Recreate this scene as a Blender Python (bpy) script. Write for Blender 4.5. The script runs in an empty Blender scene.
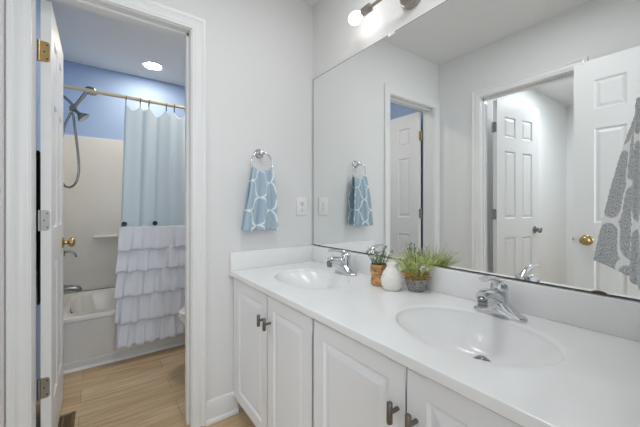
import bpy, bmesh, math, random
from mathutils import Vector, Matrix, noise
random.seed(7)
sc = bpy.context.scene
COL = sc.collection
PI = math.pi

# ------------------------------------------------------------------ camera, world, big lights, exposure
cam_d = bpy.data.cameras.new('camera'); cam = bpy.data.objects.new('camera', cam_d); COL.objects.link(cam)
cam.location = (1.6407, -1.1368, 1.1252)
cam.rotation_euler = (PI/2, 0, math.radians(90-36.0055))
cam_d.sensor_width = 36; cam_d.lens = 305.2163*36/640; cam_d.shift_y = -5.865/640
cam_d.clip_start = 0.01
sc.camera = cam
w = bpy.data.worlds.new('world'); sc.world = w; w.use_nodes = True
w.node_tree.nodes['Background'].inputs[0].default_value = (0.8, 0.88, 1.0, 1)
w.node_tree.nodes['Background'].inputs[1].default_value = 0.6
BULB = 8.5       # vanity bulbs, emission strength
CAN = 165.0        # recessed light over the tub, shared by the added one
def area(name, loc, rot, sx, sy, watts, col=(1, 1, 1)):
    l = bpy.data.lights.new(name, 'AREA'); l.shape = 'RECTANGLE'; l.size = sx; l.size_y = sy; l.energy = watts; l.color = col
    o = bpy.data.objects.new(name, l); COL.objects.link(o); o.location = loc; o.rotation_euler = rot
    return o
area('hall_fill_light', (3.18, -0.75, 1.45), (0, PI/2, 0), 1.3, 1.3, 25, (0.84, 0.93, 1.0))     # added fill through the entry doorway, set in a made-up window
area('closet_fill_light', (0.95, -2.5, 2.40), (0, 0, 0), 0.45, 0.45, 20, (0.88, 0.95, 1.0))    # added unseen light to brighten the room behind the other doorway
area('vanity_fill_light', (0.95, -0.62, 2.425), (0, 0, 0), 0.35, 0.35, 6.6, (0.97, 0.985, 1.0))  # added soft overhead light, kept above the mirror's view
sc.view_settings.view_transform = 'Standard'; sc.view_settings.look = 'None'
sc.view_settings.gamma = 1; sc.view_settings.use_curve_mapping = False
sc.view_settings.exposure = 0.0
sc.cycles.max_bounces = 14; sc.cycles.diffuse_bounces = 6; sc.cycles.glossy_bounces = 6

# ------------------------------------------------------------------ materials
def lin(c):
    return tuple(((v/255)/12.92 if v/255 <= .04045 else ((v/255+.055)/1.055)**2.4) for v in c) + (1,)
def newmat(name):
    m = bpy.data.materials.new(name); m.use_nodes = True
    return m, m.node_tree, m.node_tree.nodes['Principled BSDF']
def mat(name, rgb, rough=.5, metal=0, bump=0, bscale=200, vary=0, vscale=6, spec=.5, coat=0, sheen=0, trans=0, emit=0):
    m, nt, b = newmat(name)
    b.inputs['Base Color'].default_value = lin(rgb); b.inputs['Roughness'].default_value = rough
    b.inputs['Metallic'].default_value = metal; b.inputs['Specular IOR Level'].default_value = spec
    b.inputs['Coat Weight'].default_value = coat; b.inputs['Sheen Weight'].default_value = sheen
    b.inputs['Transmission Weight'].default_value = trans
    if emit: b.inputs['Emission Color'].default_value = lin(rgb); b.inputs['Emission Strength'].default_value = emit
    tc = nt.nodes.new('ShaderNodeTexCoord')
    if bump:
        n = nt.nodes.new('ShaderNodeTexNoise'); n.inputs['Scale'].default_value = bscale; n.inputs['Detail'].default_value = 3
        nt.links.new(tc.outputs['Object'], n.inputs['Vector'])
        bp = nt.nodes.new('ShaderNodeBump'); bp.inputs['Strength'].default_value = bump; bp.inputs['Distance'].default_value = .002
        nt.links.new(n.outputs['Fac'], bp.inputs['Height']); nt.links.new(bp.outputs['Normal'], b.inputs['Normal'])
    if vary:
        n = nt.nodes.new('ShaderNodeTexNoise'); n.inputs['Scale'].default_value = vscale; n.inputs['Detail'].default_value = 4
        nt.links.new(tc.outputs['Object'], n.inputs['Vector'])
        r = nt.nodes.new('ShaderNodeValToRGB')
        r.color_ramp.elements[0].color = lin([max(0, c*(1-vary)) for c in rgb]); r.color_ramp.elements[0].position = .3
        r.color_ramp.elements[1].color = lin([min(255, c*(1+vary)) for c in rgb]); r.color_ramp.elements[1].position = .7
        nt.links.new(n.outputs['Fac'], r.inputs[0]); nt.links.new(r.outputs[0], b.inputs['Base Color'])
    return m
M = {}
M['wall'] = mat('wall_paint', (228, 228, 228), .7, bump=.12, bscale=350)
M['ceil'] = mat('ceiling_paint', (232, 232, 232), .85, bump=.1, bscale=250)
M['blue'] = mat('blue_paint', (160, 184, 218), .6, bump=.1, bscale=350)
M['trim'] = mat('trim_paint', (232, 232, 232), .35, bump=.03, bscale=60)
M['door'] = mat('door_paint', (231, 231, 231), .38, bump=.04, bscale=80)
M['cab'] = mat('cabinet_foil', (236, 237, 240), .36, bump=.02, bscale=40)
M['kick'] = mat('toe_kick_paint', (205, 205, 205), .5, bump=.02)
M['marble'] = mat('cultured_marble', (236, 236, 236), .2, vary=.012, vscale=5)
M['tub'] = mat('tub_gelcoat', (224, 222, 217), .22, bump=.01, bscale=10)
M['chrome'] = mat('chrome', (212, 214, 217), .05, 1)
M['dchrome'] = mat('satin_chrome', (150, 150, 150), .2, 1)
M['nickel'] = mat('brushed_nickel', (176, 168, 160), .3, 1, bump=.05, bscale=300)
M['pull'] = mat('dark_brushed_nickel', (128, 122, 115), .32, 1, bump=.05, bscale=300)
M['steel'] = mat('hinge_steel', (160, 158, 154), .35, 1, bump=.03)
M['brass'] = mat('polished_brass', (194, 168, 116), .24, 1, bump=.02, bscale=60)
M['screw'] = mat('screw_metal', (95, 85, 70), .4, 1, bump=.02)
M['mirror'] = mat('mirror_glass', (242, 244, 243), .0, 1)
M['edge'] = mat('mirror_edge', (70, 66, 60), .45, 0, bump=.05)
M['chip'] = mat('worn_mirror_backing', (72, 60, 44), .6, bump=.2)
M['clear'] = mat('clear_plastic', (230, 230, 230), .15, bump=.01)
M['plate'] = mat('outlet_plastic', (238, 237, 234), .3, bump=.01)
M['slot'] = mat('outlet_slots', (52, 50, 48), .6, bump=.01)
M['rod'] = mat('beige_rod', (200, 192, 168), .35, bump=.02)
M['hook'] = mat('dark_hook', (62, 58, 54), .35, .7, bump=.02)
M['button'] = mat('black_button', (30, 32, 44), .35, bump=.05)
M['porcelain'] = mat('porcelain', (240, 240, 240), .1, bump=.005, coat=.4)
M['vase'] = mat('white_ceramic', (236, 233, 228), .3, bump=.15, bscale=60)
M['stone'] = mat('speckled_stone', (132, 131, 128), .7, bump=.6, bscale=120, vary=.35, vscale=130)
M['amber'] = mat('amber_glass', (166, 122, 76), .18, bump=.5, bscale=90, vary=.35, vscale=70, coat=.5)
M['moss'] = mat('orange_moss', (214, 158, 96), .9, bump=.3, vary=.3, vscale=60)
M['grass'] = mat('green_grass', (178, 190, 124), .6, vary=.3, vscale=40, bump=.05)
M['leaf'] = mat('dark_leaves', (118, 140, 92), .6, vary=.3, vscale=50, bump=.05)
M['petal'] = mat('white_petals', (232, 230, 226), .7, bump=.1)
M['laven'] = mat('lavender_petals', (150, 148, 178), .7, bump=.1)
M['black'] = mat('black_towel', (36, 36, 38), .95, bump=.6, bscale=400, sheen=.3)
M['vent'] = mat('brown_register', (120, 100, 74), .45, .3, bump=.05)
M['dark'] = mat('dark_duct', (38, 32, 26), .8, bump=.05)
M['bulb'] = mat('lit_bulb', (255, 250, 243), .3, emit=BULB)
M['can'] = mat('lit_lens', (255, 243, 226), .3, emit=CAN)
M['water'] = mat('drain_stopper', (150, 150, 150), .2, 1)

def wood_floor():
    m, nt, b = newmat('oak_planks'); N = nt.nodes.new; L = nt.links.new
    tc = N('ShaderNodeTexCoord'); mp = N('ShaderNodeMapping'); mp.inputs['Rotation'].default_value = (0, 0, PI/2)
    L(tc.outputs['Object'], mp.inputs['Vector'])
    br = N('ShaderNodeTexBrick'); br.inputs['Scale'].default_value = 1; br.inputs['Brick Width'].default_value = 1.22
    br.inputs['Row Height'].default_value = .15; br.inputs['Mortar Size'].default_value = .0012; br.offset = .37
    br.inputs['Color1'].default_value = lin((198, 172, 136)); br.inputs['Color2'].default_value = lin((216, 192, 158))
    br.inputs['Mortar'].default_value = lin((150, 124, 92)); br.inputs['Bias'].default_value = 0
    L(mp.outputs[0], br.inputs['Vector'])
    m2 = N('ShaderNodeMapping'); m2.inputs['Scale'].default_value = (22, 1.6, 1); L(tc.outputs['Object'], m2.inputs['Vector'])
    n = N('ShaderNodeTexNoise'); n.inputs['Scale'].default_value = 2.2; n.inputs['Detail'].default_value = 6; n.inputs['Distortion'].default_value = .7
    L(m2.outputs[0], n.inputs['Vector'])
    r = N('ShaderNodeValToRGB'); r.color_ramp.elements[0].position = .32; r.color_ramp.elements[0].color = (.62, .58, .52, 1)
    r.color_ramp.elements[1].position = .68; r.color_ramp.elements[1].color = (1.0, 1.0, 1.0, 1); L(n.outputs['Fac'], r.inputs[0])
    mx = N('ShaderNodeMix'); mx.data_type = 'RGBA'; mx.blend_type = 'MULTIPLY'; mx.inputs[0].default_value = .75
    L(br.outputs['Color'], mx.inputs[6]); L(r.outputs[0], mx.inputs[7]); L(mx.outputs[2], b.inputs['Base Color'])
    b.inputs['Roughness'].default_value = .42
    bp = N('ShaderNodeBump'); bp.inputs['Strength'].default_value = .12; bp.inputs['Distance'].default_value = .002
    L(n.outputs['Fac'], bp.inputs['Height']); L(bp.outputs[0], b.inputs['Normal'])
    return m
M['floor'] = wood_floor()

def trellis(name, base, line, per=(.105, .135), wid=.22, noise_amt=.12, nscale=420, bumpd=.003):
    """cloth with a woven ogee lattice that follows the cloth's own UVs (metres)"""
    m, nt, b = newmat(name); N = nt.nodes.new; L = nt.links.new
    uv = N('ShaderNodeUVMap'); sep = N('ShaderNodeSeparateXYZ'); L(uv.outputs[0], sep.inputs[0])
    def ma(op, a, bb=None, c=None):
        n = N('ShaderNodeMath'); n.operation = op
        for i, v in enumerate((a, bb, c)):
            if v is None: continue
            if isinstance(v, (int, float)): n.inputs[i].default_value = v
            else: L(v, n.inputs[i])
        return n.outputs[0]
    x = ma('MULTIPLY', sep.outputs[0], 2*PI/per[0]); y = ma('MULTIPLY', sep.outputs[1], 2*PI/per[1])
    u, v = ma('ADD', x, y), ma('SUBTRACT', x, y)
    u2 = ma('ADD', u, ma('MULTIPLY', ma('SINE', v), .75)); v2 = ma('ADD', v, ma('MULTIPLY', ma('SINE', u), .75))
    a = ma('MINIMUM', ma('ABSOLUTE', ma('COSINE', ma('MULTIPLY', u2, .5))), ma('ABSOLUTE', ma('COSINE', ma('MULTIPLY', v2, .5))))
    mr = N('ShaderNodeMapRange'); mr.inputs['From Min'].default_value = wid*.75; mr.inputs['From Max'].default_value = wid*1.25
    mr.inputs['To Min'].default_value = 1; mr.inputs['To Max'].default_value = 0; L(a, mr.inputs['Value'])
    n = N('ShaderNodeTexNoise'); n.inputs['Scale'].default_value = nscale; n.inputs['Detail'].default_value = 2; L(uv.outputs[0], n.inputs['Vector'])
    vr = N('ShaderNodeValToRGB'); vr.color_ramp.elements[0].position = .3; vr.color_ramp.elements[1].position = .7
    vr.color_ramp.elements[0].color = lin([c*(1-noise_amt) for c in base]); vr.color_ramp.elements[1].color = lin([min(255, c*(1+noise_amt)) for c in base])
    L(n.outputs['Fac'], vr.inputs[0])
    mx = N('ShaderNodeMix'); mx.data_type = 'RGBA'; L(mr.outputs[0], mx.inputs[0]); L(vr.outputs[0], mx.inputs[6]); mx.inputs[7].default_value = lin(line)
    L(mx.outputs[2], b.inputs['Base Color']); b.inputs['Roughness'].default_value = .95; b.inputs['Sheen Weight'].default_value = .25
    bp = N('ShaderNodeBump'); bp.inputs['Strength'].default_value = .7; bp.inputs['Distance'].default_value = bumpd
    L(n.outputs['Fac'], bp.inputs['Height']); L(bp.outputs[0], b.inputs['Normal'])
    return m
M['btowel'] = trellis('blue_trellis_terry', (170, 192, 207), (234, 239, 240), per=(.20, .155), wid=.14)
M['gtowel'] = trellis('grey_trellis_terry', (152, 156, 158), (226, 226, 225), per=(.15, .165), wid=.2, noise_amt=.26, nscale=260)
def cloth(name, rgb, tr=.25):
    m, nt, b = newmat(name); b.inputs['Base Color'].default_value = lin(rgb); b.inputs['Roughness'].default_value = .85
    t = nt.nodes.new('ShaderNodeBsdfTranslucent'); t.inputs[0].default_value = lin(rgb)
    mx = nt.nodes.new('ShaderNodeMixShader'); mx.inputs[0].default_value = tr
    tc = nt.nodes.new('ShaderNodeTexCoord'); wv = nt.nodes.new('ShaderNodeTexNoise'); wv.inputs['Scale'].default_value = 300
    nt.links.new(tc.outputs['Object'], wv.inputs['Vector'])
    bp = nt.nodes.new('ShaderNodeBump'); bp.inputs['Strength'].default_value = .1; bp.inputs['Distance'].default_value = .002
    nt.links.new(wv.outputs['Fac'], bp.inputs['Height']); nt.links.new(bp.outputs[0], b.inputs['Normal'])
    nt.links.new(b.outputs[0], mx.inputs[1]); nt.links.new(t.outputs[0], mx.inputs[2])
    nt.links.new(mx.outputs[0], nt.nodes['Material Output'].inputs[0])
    return m
M['curtain'] = cloth('pale_blue_cloth', (220, 233, 241))
M['ruffle'] = cloth('ruffle_cloth', (234, 238, 248), .1)

# ------------------------------------------------------------------ mesh helpers
def BM(): return bmesh.new()
def box(bm, x0, x1, y0, y1, z0, z1, bev=0, seg=2):
    r = bmesh.ops.create_cube(bm, size=1)
    vs = r['verts']
    for v in vs:
        v.co = Vector(((x0+x1)/2+v.co.x*(x1-x0), (y0+y1)/2+v.co.y*(y1-y0), (z0+z1)/2+v.co.z*(z1-z0)))
    if bev:
        es = {e for v in vs for e in v.link_edges}
        bmesh.ops.bevel(bm, geom=list(es), offset=bev, segments=seg, affect='EDGES', profile=.5)
    return bm
def loops(bm, rings, close_u=True, cap0=True, cap1=True):
    vs = [[bm.verts.new(p) for p in r] for r in rings]
    n = len(rings[0])
    for a, b in zip(vs, vs[1:]):
        for i in range(n if close_u else n-1):
            j = (i+1) % n
            bm.faces.new((a[i], a[j], b[j], b[i]))
    if cap0: bm.faces.new(list(reversed(vs[0])))
    if cap1: bm.faces.new(vs[-1])
    return vs
def lathe(bm, prof, c=(0, 0, 0), axis='z', n=32, cap=True):
    """prof: (radius, height) pairs"""
    rings = []
    for r, h in prof:
        ring = []
        for i in range(n):
            a = 2*PI*i/n; p = (r*math.cos(a), r*math.sin(a), h)
            if axis == 'x': p = (p[2], p[0], p[1])
            elif axis == '-x': p = (-p[2], p[1], p[0])
            elif axis == 'y': p = (p[1], p[2], p[0])
            elif axis == '-y': p = (p[0], -p[2], p[1])
            ring.append(Vector(c)+Vector(p))
        rings.append(ring)
    loops(bm, rings, True, cap, cap)
def tube(bm, pts, rad, n=12, cap=True):
    pts = [Vector(p) for p in pts]
    rads = rad if isinstance(rad, (list, tuple)) else [rad]*len(pts)
    rings = []; up = None
    for i, p in enumerate(pts):
        t = (pts[min(i+1, len(pts)-1)]-pts[max(i-1, 0)]).normalized()
        if up is None:
            up = Vector((0, 0, 1)) if abs(t.z) < .9 else Vector((1, 0, 0))
        s = t.cross(up).normalized(); up = s.cross(t).normalized()
        rings.append([p+(s*math.cos(2*PI*k/n)+up*math.sin(2*PI*k/n))*rads[i] for k in range(n)])
    loops(bm, rings, True, cap, cap)
def smooth_path(pts, k=8):
    P = [Vector(p) for p in pts]; out = []
    for i in range(len(P)-1):
        a, b, c, d = P[max(i-1, 0)], P[i], P[i+1], P[min(i+2, len(P)-1)]
        for j in range(k):
            t = j/k
            out.append(.5*((2*b)+(c-a)*t+(2*a-5*b+4*c-d)*t*t+(3*b-a-3*c+d)*t**3))
    out.append(P[-1]); return out
def torus(bm, c, R, r, axis='x', a0=0, a1=2*PI, n=40, m=10):
    c = Vector(c); rings = []
    full = abs(a1-a0-2*PI) < 1e-6
    for i in range(n if full else n+1):
        a = a0+(a1-a0)*i/n
        d = {'x': Vector((0, math.cos(a), math.sin(a))), 'y': Vector((math.cos(a), 0, math.sin(a))), 'z': Vector((math.cos(a), math.sin(a), 0))}[axis]
        k = {'x': Vector((1, 0, 0)), 'y': Vector((0, 1, 0)), 'z': Vector((0, 0, 1))}[axis]
        rings.append([c+d*(R+r*math.cos(2*PI*j/m))+k*r*math.sin(2*PI*j/m) for j in range(m)])
    if full: rings.append(rings[0])
    loops(bm, rings, True, not full, not full)
    if full: bmesh.ops.remove_doubles(bm, verts=bm.verts, dist=1e-6)
def finish(name, bm, m, smooth=None):
    bmesh.ops.recalc_face_normals(bm, faces=bm.faces)
    me = bpy.data.meshes.new(name); bm.to_mesh(me); bm.free()
    ms = m if isinstance(m, (list, tuple)) else [m]
    for k in ms: me.materials.append(M[k])
    if smooth is not None:
        for p in me.polygons: p.use_smooth = True
        if smooth < 180: me.set_sharp_from_angle(angle=math.radians(smooth))
    return me
def tag(o, label, cat, group=None):
    o['label'] = label; o['category'] = cat
    if group: o['group'] = group
    return o
def thing(name, label, cat, loc=(0, 0, 0), rotz=0, group=None):
    o = bpy.data.objects.new(name, None); COL.objects.link(o); o.location = loc; o.rotation_euler = (0, 0, rotz)
    o.empty_display_size = .05
    return tag(o, label, cat, group)
def root_of(o):
    while o.parent: o = o.parent
    return o
def part(name, bm, m, parent, smooth=40, local=False, label=None):
    """one mesh under PARENT; geometry in world metres unless local"""
    if not local:
        bmesh.ops.translate(bm, verts=bm.verts, vec=-Vector(root_of(parent).location))
    o = bpy.data.objects.new(name, finish(name, bm, m, smooth)); COL.objects.link(o); o.parent = parent
    if label: o['label'] = label
    return o
def solo(name, bm, m, label, cat, loc, smooth=40, group=None):
    bmesh.ops.translate(bm, verts=bm.verts, vec=-Vector(loc))
    o = bpy.data.objects.new(name, finish(name, bm, m, smooth)); COL.objects.link(o); o.location = loc
    return tag(o, label, cat, group)
def struct(name, bm, m, smooth=30, label=None):
    o = bpy.data.objects.new(name, finish(name, bm, m, smooth)); COL.objects.link(o); o['kind'] = 'structure'
    if label: o['label'] = label
    return o
def copy_tree(o, parent=None):
    c = o.copy(); COL.objects.link(c)
    if parent: c.parent = parent
    for ch in list(o.children): copy_tree(ch, c)
    return c

# ------------------------------------------------------------------ the setting
H = 2.44; W = -1.422; T = .115
bm = BM(); box(bm, -2.05, 3.3, -3.95, .35, -.05, 0); struct('floor', bm, 'floor')
bm = BM(); box(bm, -2.05, 3.3, -3.95, .35, H, H+.08); struct('ceiling', bm, 'ceil')
bm = BM(); box(bm, -.0, 1.60, 0, T, 0, H); struct('wall_mirror', bm, 'wall')
JL, JR, JH = -1.350, -.756, 2.028           # bath doorway between the jamb faces
bm = BM()
box(bm, -T, 0, W, JL-.018, 0, H); box(bm, -T, 0, JR+.018, T, 0, H); box(bm, -T, 0, JL-.018, JR+.018, JH+.018, H)
struct('wall_far', bm, 'wall')
OX0, OX1 = .384, 1.0                         # doorway to the bright room, in the wall opposite the mirror
bm = BM()
box(bm, -T, OX0-.018, W-T, W, 0, H); box(bm, OX1+.018, 3.2, W-T, W, 0, H); box(bm, OX0-.018, OX1+.018, W-T, W, JH+.018, H)
struct('wall_opposite', bm, 'wall')
EY0, EY1 = -1.357, -.655                     # entry doorway
bm = BM()
box(bm, 1.6, 1.715, W, EY0-.018, 0, H); box(bm, 1.6, 1.715, EY1+.018, T, 0, H); box(bm, 1.6, 1.715, EY0-.018, EY1+.018, JH+.018, H)
struct('wall_entry', bm, 'wall')
bm = BM(); box(bm, -2.02, -1.90, W-T, .22, 0, H); struct('wall_bath_back', bm, 'blue')
bm = BM(); box(bm, -1.90, -T, W-T, W, 0, H); struct('wall_bath_left', bm, 'blue')
bm = BM(); box(bm, -1.90, -T, .10, .22, 0, H); struct('wall_bath_right', bm, 'blue')
bm = BM(); box(bm, .20, .31, -3.9, W-T, 0, H); struct('wall_closet_left', bm, 'wall')
bm = BM(); box(bm, 1.75, 1.85, -3.9, W-T, 0, H); struct('wall_closet_right', bm, 'wall')
bm = BM(); box(bm, .31, 1.75, -3.9, -3.8, 0, H); struct('wall_closet_back', bm, 'wall')
bm = BM(); box(bm, 1.715, 3.2, .15, .25, 0, H); struct('wall_hall_right', bm, 'wall')
bm = BM(); box(bm, 3.2, 3.28, W-T, .25, 0, H); struct('wall_hall_back', bm, 'wall')
bm = BM(); box(bm, 3.17, 3.2, -1.42, -.08, .75, .8); box(bm, 3.17, 3.2, -1.42, -.08, 2.1, 2.16); box(bm, 3.17, 3.2, -1.42, -1.38, .75, 2.16); box(bm, 3.17, 3.2, -.12, -.08, .75, 2.16)
struct('added_window_1', bm, 'trim')  # made-up window frame around the hall fill light, out of view

# jambs and casings
def frame_sweep(bm, prof, path, close=False):
    """prof: (s outwards, t height) swept with mitres; path(s,t) gives the ring positions"""
    rings = [path(s, t) for s, t in prof]
    rings = list(map(list, zip(*rings)))
    for r in rings: pass
    loops(bm, rings, True, True, True)
CAS = [(0, 0), (0, .009), (.004, .011), (.012, .011), (.016, .014), (.030, .0145), (.036, .012), (.040, .012), (.046, .017), (.055, .018), (.058, .016), (.058, 0)]
def casing(name, axis, face, out, a0, a1, ztop, wid=.058, wl=None):
    """casing on plane axis=face; out=+1/-1 direction the casing stands out; opening a0..a1"""
    k = wid/.058; kl = (wl or wid)/.058
    def P(s, t, a, z): 
        return (face+out*t, a, z) if axis == 'x' else (a, face+out*t, z)
    def path(s, t):
        return [P(s, t, a0-s*kl, 0), P(s, t, a0-s*kl, ztop+s*k), P(s, t, a1+s*k, ztop+s*k), P(s, t, a1+s*k, 0)]
    bm = BM(); frame_sweep(bm, CAS, path); return struct(name, bm, 'trim', 35)
casing('trim_1', 'x', 0, 1, JL-.005, JR+.005, JH+.005, .066, .064)
casing('trim_2', 'y', W, 1, OX0-.005, OX1+.005, JH+.005, .062)
casing('trim_3', 'x', 1.6, -1, EY0-.005, EY1+.005, JH+.005, .058)
def jamb(name, axis, f0, f1, a0, a1, ztop, stop0, stop1):
    bm = BM()
    def B(a, b, z0, z1, g0=f0, g1=f1):
        if axis == 'x': box(bm, g0, g1, a, b, z0, z1)
        else: box(bm, a, b, g0, g1, z0, z1)
    B(a0-.018, a0, 0, ztop+.018); B(a1, a1+.018, 0, ztop+.018); B(a0, a1, ztop, ztop+.018)
    B(a0, a0+.010, 0, ztop, stop0, stop1) if axis == 'y' else None
    B(a1-.011, a1, 0, ztop, stop0, stop1); B(a0, a1, ztop-.011, ztop, stop0, stop1)
    return struct(name, bm, 'trim')
jamb('trim_4', 'x', -T, 0, JL, JR, JH, -.078, -.042)
jamb('trim_5', 'y', W-T, W, OX0, OX1, JH, W-.075, W-.04)
jamb('trim_6', 'x', 1.6, 1.715, EY0, EY1, JH, 1.65, 1.665)

# baseboard beside the vanity, with shoe moulding
def baseboard(name, axis, face, out, a0, a1):
    prof = [(0, 0), (.024, 0), (.024, .006), (.021, .014), (.013, .019), (.012, .085), (.009, .095), (.008, .103), (.004, .112), (0, .114)]
    bm = BM()
    rings = []
    for a in (a0, a1):
        rings.append([((face+out*t, a, z) if axis == 'x' else (a, face+out*t, z)) for t, z in prof])
    loops(bm, rings); return struct(name, bm, 'trim', 35)
baseboard('baseboard_far', 'x', 0, 1, JR+.005+.066, -.512)
baseboard('baseboard_opposite', 'y', W, 1, .03, OX0-.07)
baseboard('baseboard_closet', 'x', .31, 1, -3.8, W-T)

# ------------------------------------------------------------------ six-panel doors
def paneled(bm, w, h, th, cols, rows, inset1=.012, d1=.009, inset2=.022, d2=.006, both=True):
    """slab in local x 0..w, y -th/2..th/2, z 0..h with moulded raised panels"""
    xs = sorted({0, w, *[c for a in cols for c in a]}); zs = sorted({0, h, *[c for a in rows for c in a]})
    for side in (1, -1):
        y = side*th/2
        g = {(x, z): bm.verts.new((x, y, z)) for x in xs for z in zs}
        panels = []
        for i in range(len(xs)-1):
            for j in range(len(zs)-1):
                q = [g[xs[i], zs[j]], g[xs[i+1], zs[j]], g[xs[i+1], zs[j+1]], g[xs[i], zs[j+1]]]
                if side > 0: q.reverse()
                f = bm.faces.new(q)
                if (both or side < 0) and any(abs(a-xs[i]) < 1e-6 and abs(b-xs[i+1]) < 1e-6 for a, b in cols) and any(abs(a-zs[j]) < 1e-6 and abs(b-zs[j+1]) < 1e-6 for a, b in rows):
                    panels.append(f)
        for f in panels:
            for ins, dep in ((inset1*.35, 0), (inset1, -d1), (.007, 0), (inset2, d2)):
                bmesh.ops.inset_region(bm, faces=[f], thickness=ins, depth=0)
                for v in f.verts: v.co.y += side*dep
    # rim
    def rim(k):
        return [v for v in bm.verts if k(v.co)]
    e = 1e-5
    bm.verts.ensure_lookup_table()
    def strip(sel, key):
        a = sorted([v for v in bm.verts if sel(v.co) and abs(v.co.y+th/2) < e], key=key)
        b = sorted([v for v in bm.verts if sel(v.co) and abs(v.co.y-th/2) < e], key=key)
        for i in range(len(a)-1): bm.faces.new((a[i], a[i+1], b[i+1], b[i]))
    strip(lambda c: abs(c.x) < e, lambda v: v.co.z); strip(lambda c: abs(c.x-w) < e, lambda v: v.co.z)
    strip(lambda c: abs(c.z) < e, lambda v: v.co.x); strip(lambda c: abs(c.z-h) < e, lambda v: v.co.x)
def knob_bm(side, x, z, th):
    bm = BM(); ax = 'y' if side > 0 else '-y'
    lathe(bm, [(.0, 0), (.031, 0), (.032, .003), (.028, .007), (.013, .010), (.010, .020), (.012, .026), (.022, .031), (.027, .039), (.027, .046), (.022, .054), (.014, .058), (0.001, .059)], (x, side*th/2, z), ax, 28, False)
    bmesh.ops.remove_doubles(bm, verts=bm.verts, dist=1e-5)
    return bm
def hinge_bm(z, th, y_barrel):
    """leaf on the hinge edge (x=0) and the barrel beside it"""
    bm = BM()
    sg = 1 if y_barrel > 0 else -1; pts = [(y_barrel, z-.044)]
    for cz, a0 in ((-.033, -PI/2), (.033, 0)):
        for k in range(6):
            an = a0+PI/2*k/5; pts.append((-sg*(th/2-.016+.011*math.cos(an)), z+cz+.011*math.sin(an)))
    pts.append((y_barrel, z+.044))
    loops(bm, [[(x, y, zz) for y, zz in pts] for x in (-.0025, 0)])
    tube(bm, [(-.004, y_barrel, z-.045), (-.004, y_barrel, z+.045)], .0055, 12)
    return bm
def six_panel(name, label, loc, rot, w, h, hinge_mats, knob_mat, barrel, bottom=.01, cat='door'):
    t = thing(name, label, cat, loc, rot); t['kind'] = 'structure'
    th = .035
    st = w*.165; mu = w*.15; pw = (w-2*st-mu)/2
    cols = [(st, st+pw), (st+pw+mu, w-st)]
    rows = [(.23, .86), (1.02, 1.60), (1.71, h-.125)]
    bm = BM(); paneled(bm, w, h, th, cols, rows); bmesh.ops.translate(bm, verts=bm.verts, vec=(0, 0, bottom))
    part('door_slab', bm, 'door', t, 8, True)
    for z, hm in hinge_mats:
        hg = part('hinge', hinge_bm(z, th, barrel), hm, t, 40, True, label='polished brass hinge' if hm == 'brass' else 'satin steel hinge')
        sb = BM()
        for dz, dy in ((-.03, .004), (0, -.006), (.03, .004)):
            lathe(sb, [(.0035, 0), (.003, .0012)], (-.0025, dy*(-1 if barrel > 0 else 1), z+dz), '-x', 10)
        part('screws', sb, 'screw', hg, 40, True)
    for s in (1, -1):
        part('door_knob', knob_bm(s, w-.065, .925, th), knob_mat, t, 60, True)
    bm = BM(); box(bm, w, w+.0015, -.012, .012, .90, .955); box(bm, w+.0015, w+.010, -.007, .007, .916, .934, .003)
    part('latch', bm, knob_mat, t, 40, True)
    return t
# bathroom door, opened away from us; local x runs along the slab from the hinge, local +y is the hidden face
six_panel('door_1', 'white six-panel door opened into the tub room, with brass upper hinge', (-.13, -1.3200, 0), PI, .57, 2.015,
          ((1.80, 'brass'), (1.07, 'steel'), (.345, 'steel')), 'brass', .0225)
# door of the bright room (seen only in the mirror)
six_panel('door_2', 'white six-panel door standing open in the bright room reflected by the mirror', (.437, -1.560, 0), math.radians(-80.5), .60, 2.015,
          ((1.80, 'steel'), (1.07, 'steel'), (.345, 'steel')), 'dchrome', -.0225)
# entry door lying open against the opposite wall (seen only in the mirror)
six_panel('door_3', 'white six-panel door with oval brass knob, folded open beside the grey towel', (1.597, -1.335, 0), PI, .577, 2.02,
          ((1.80, 'brass'), (1.07, 'brass'), (.345, 'brass')), 'brass', .0225)

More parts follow.
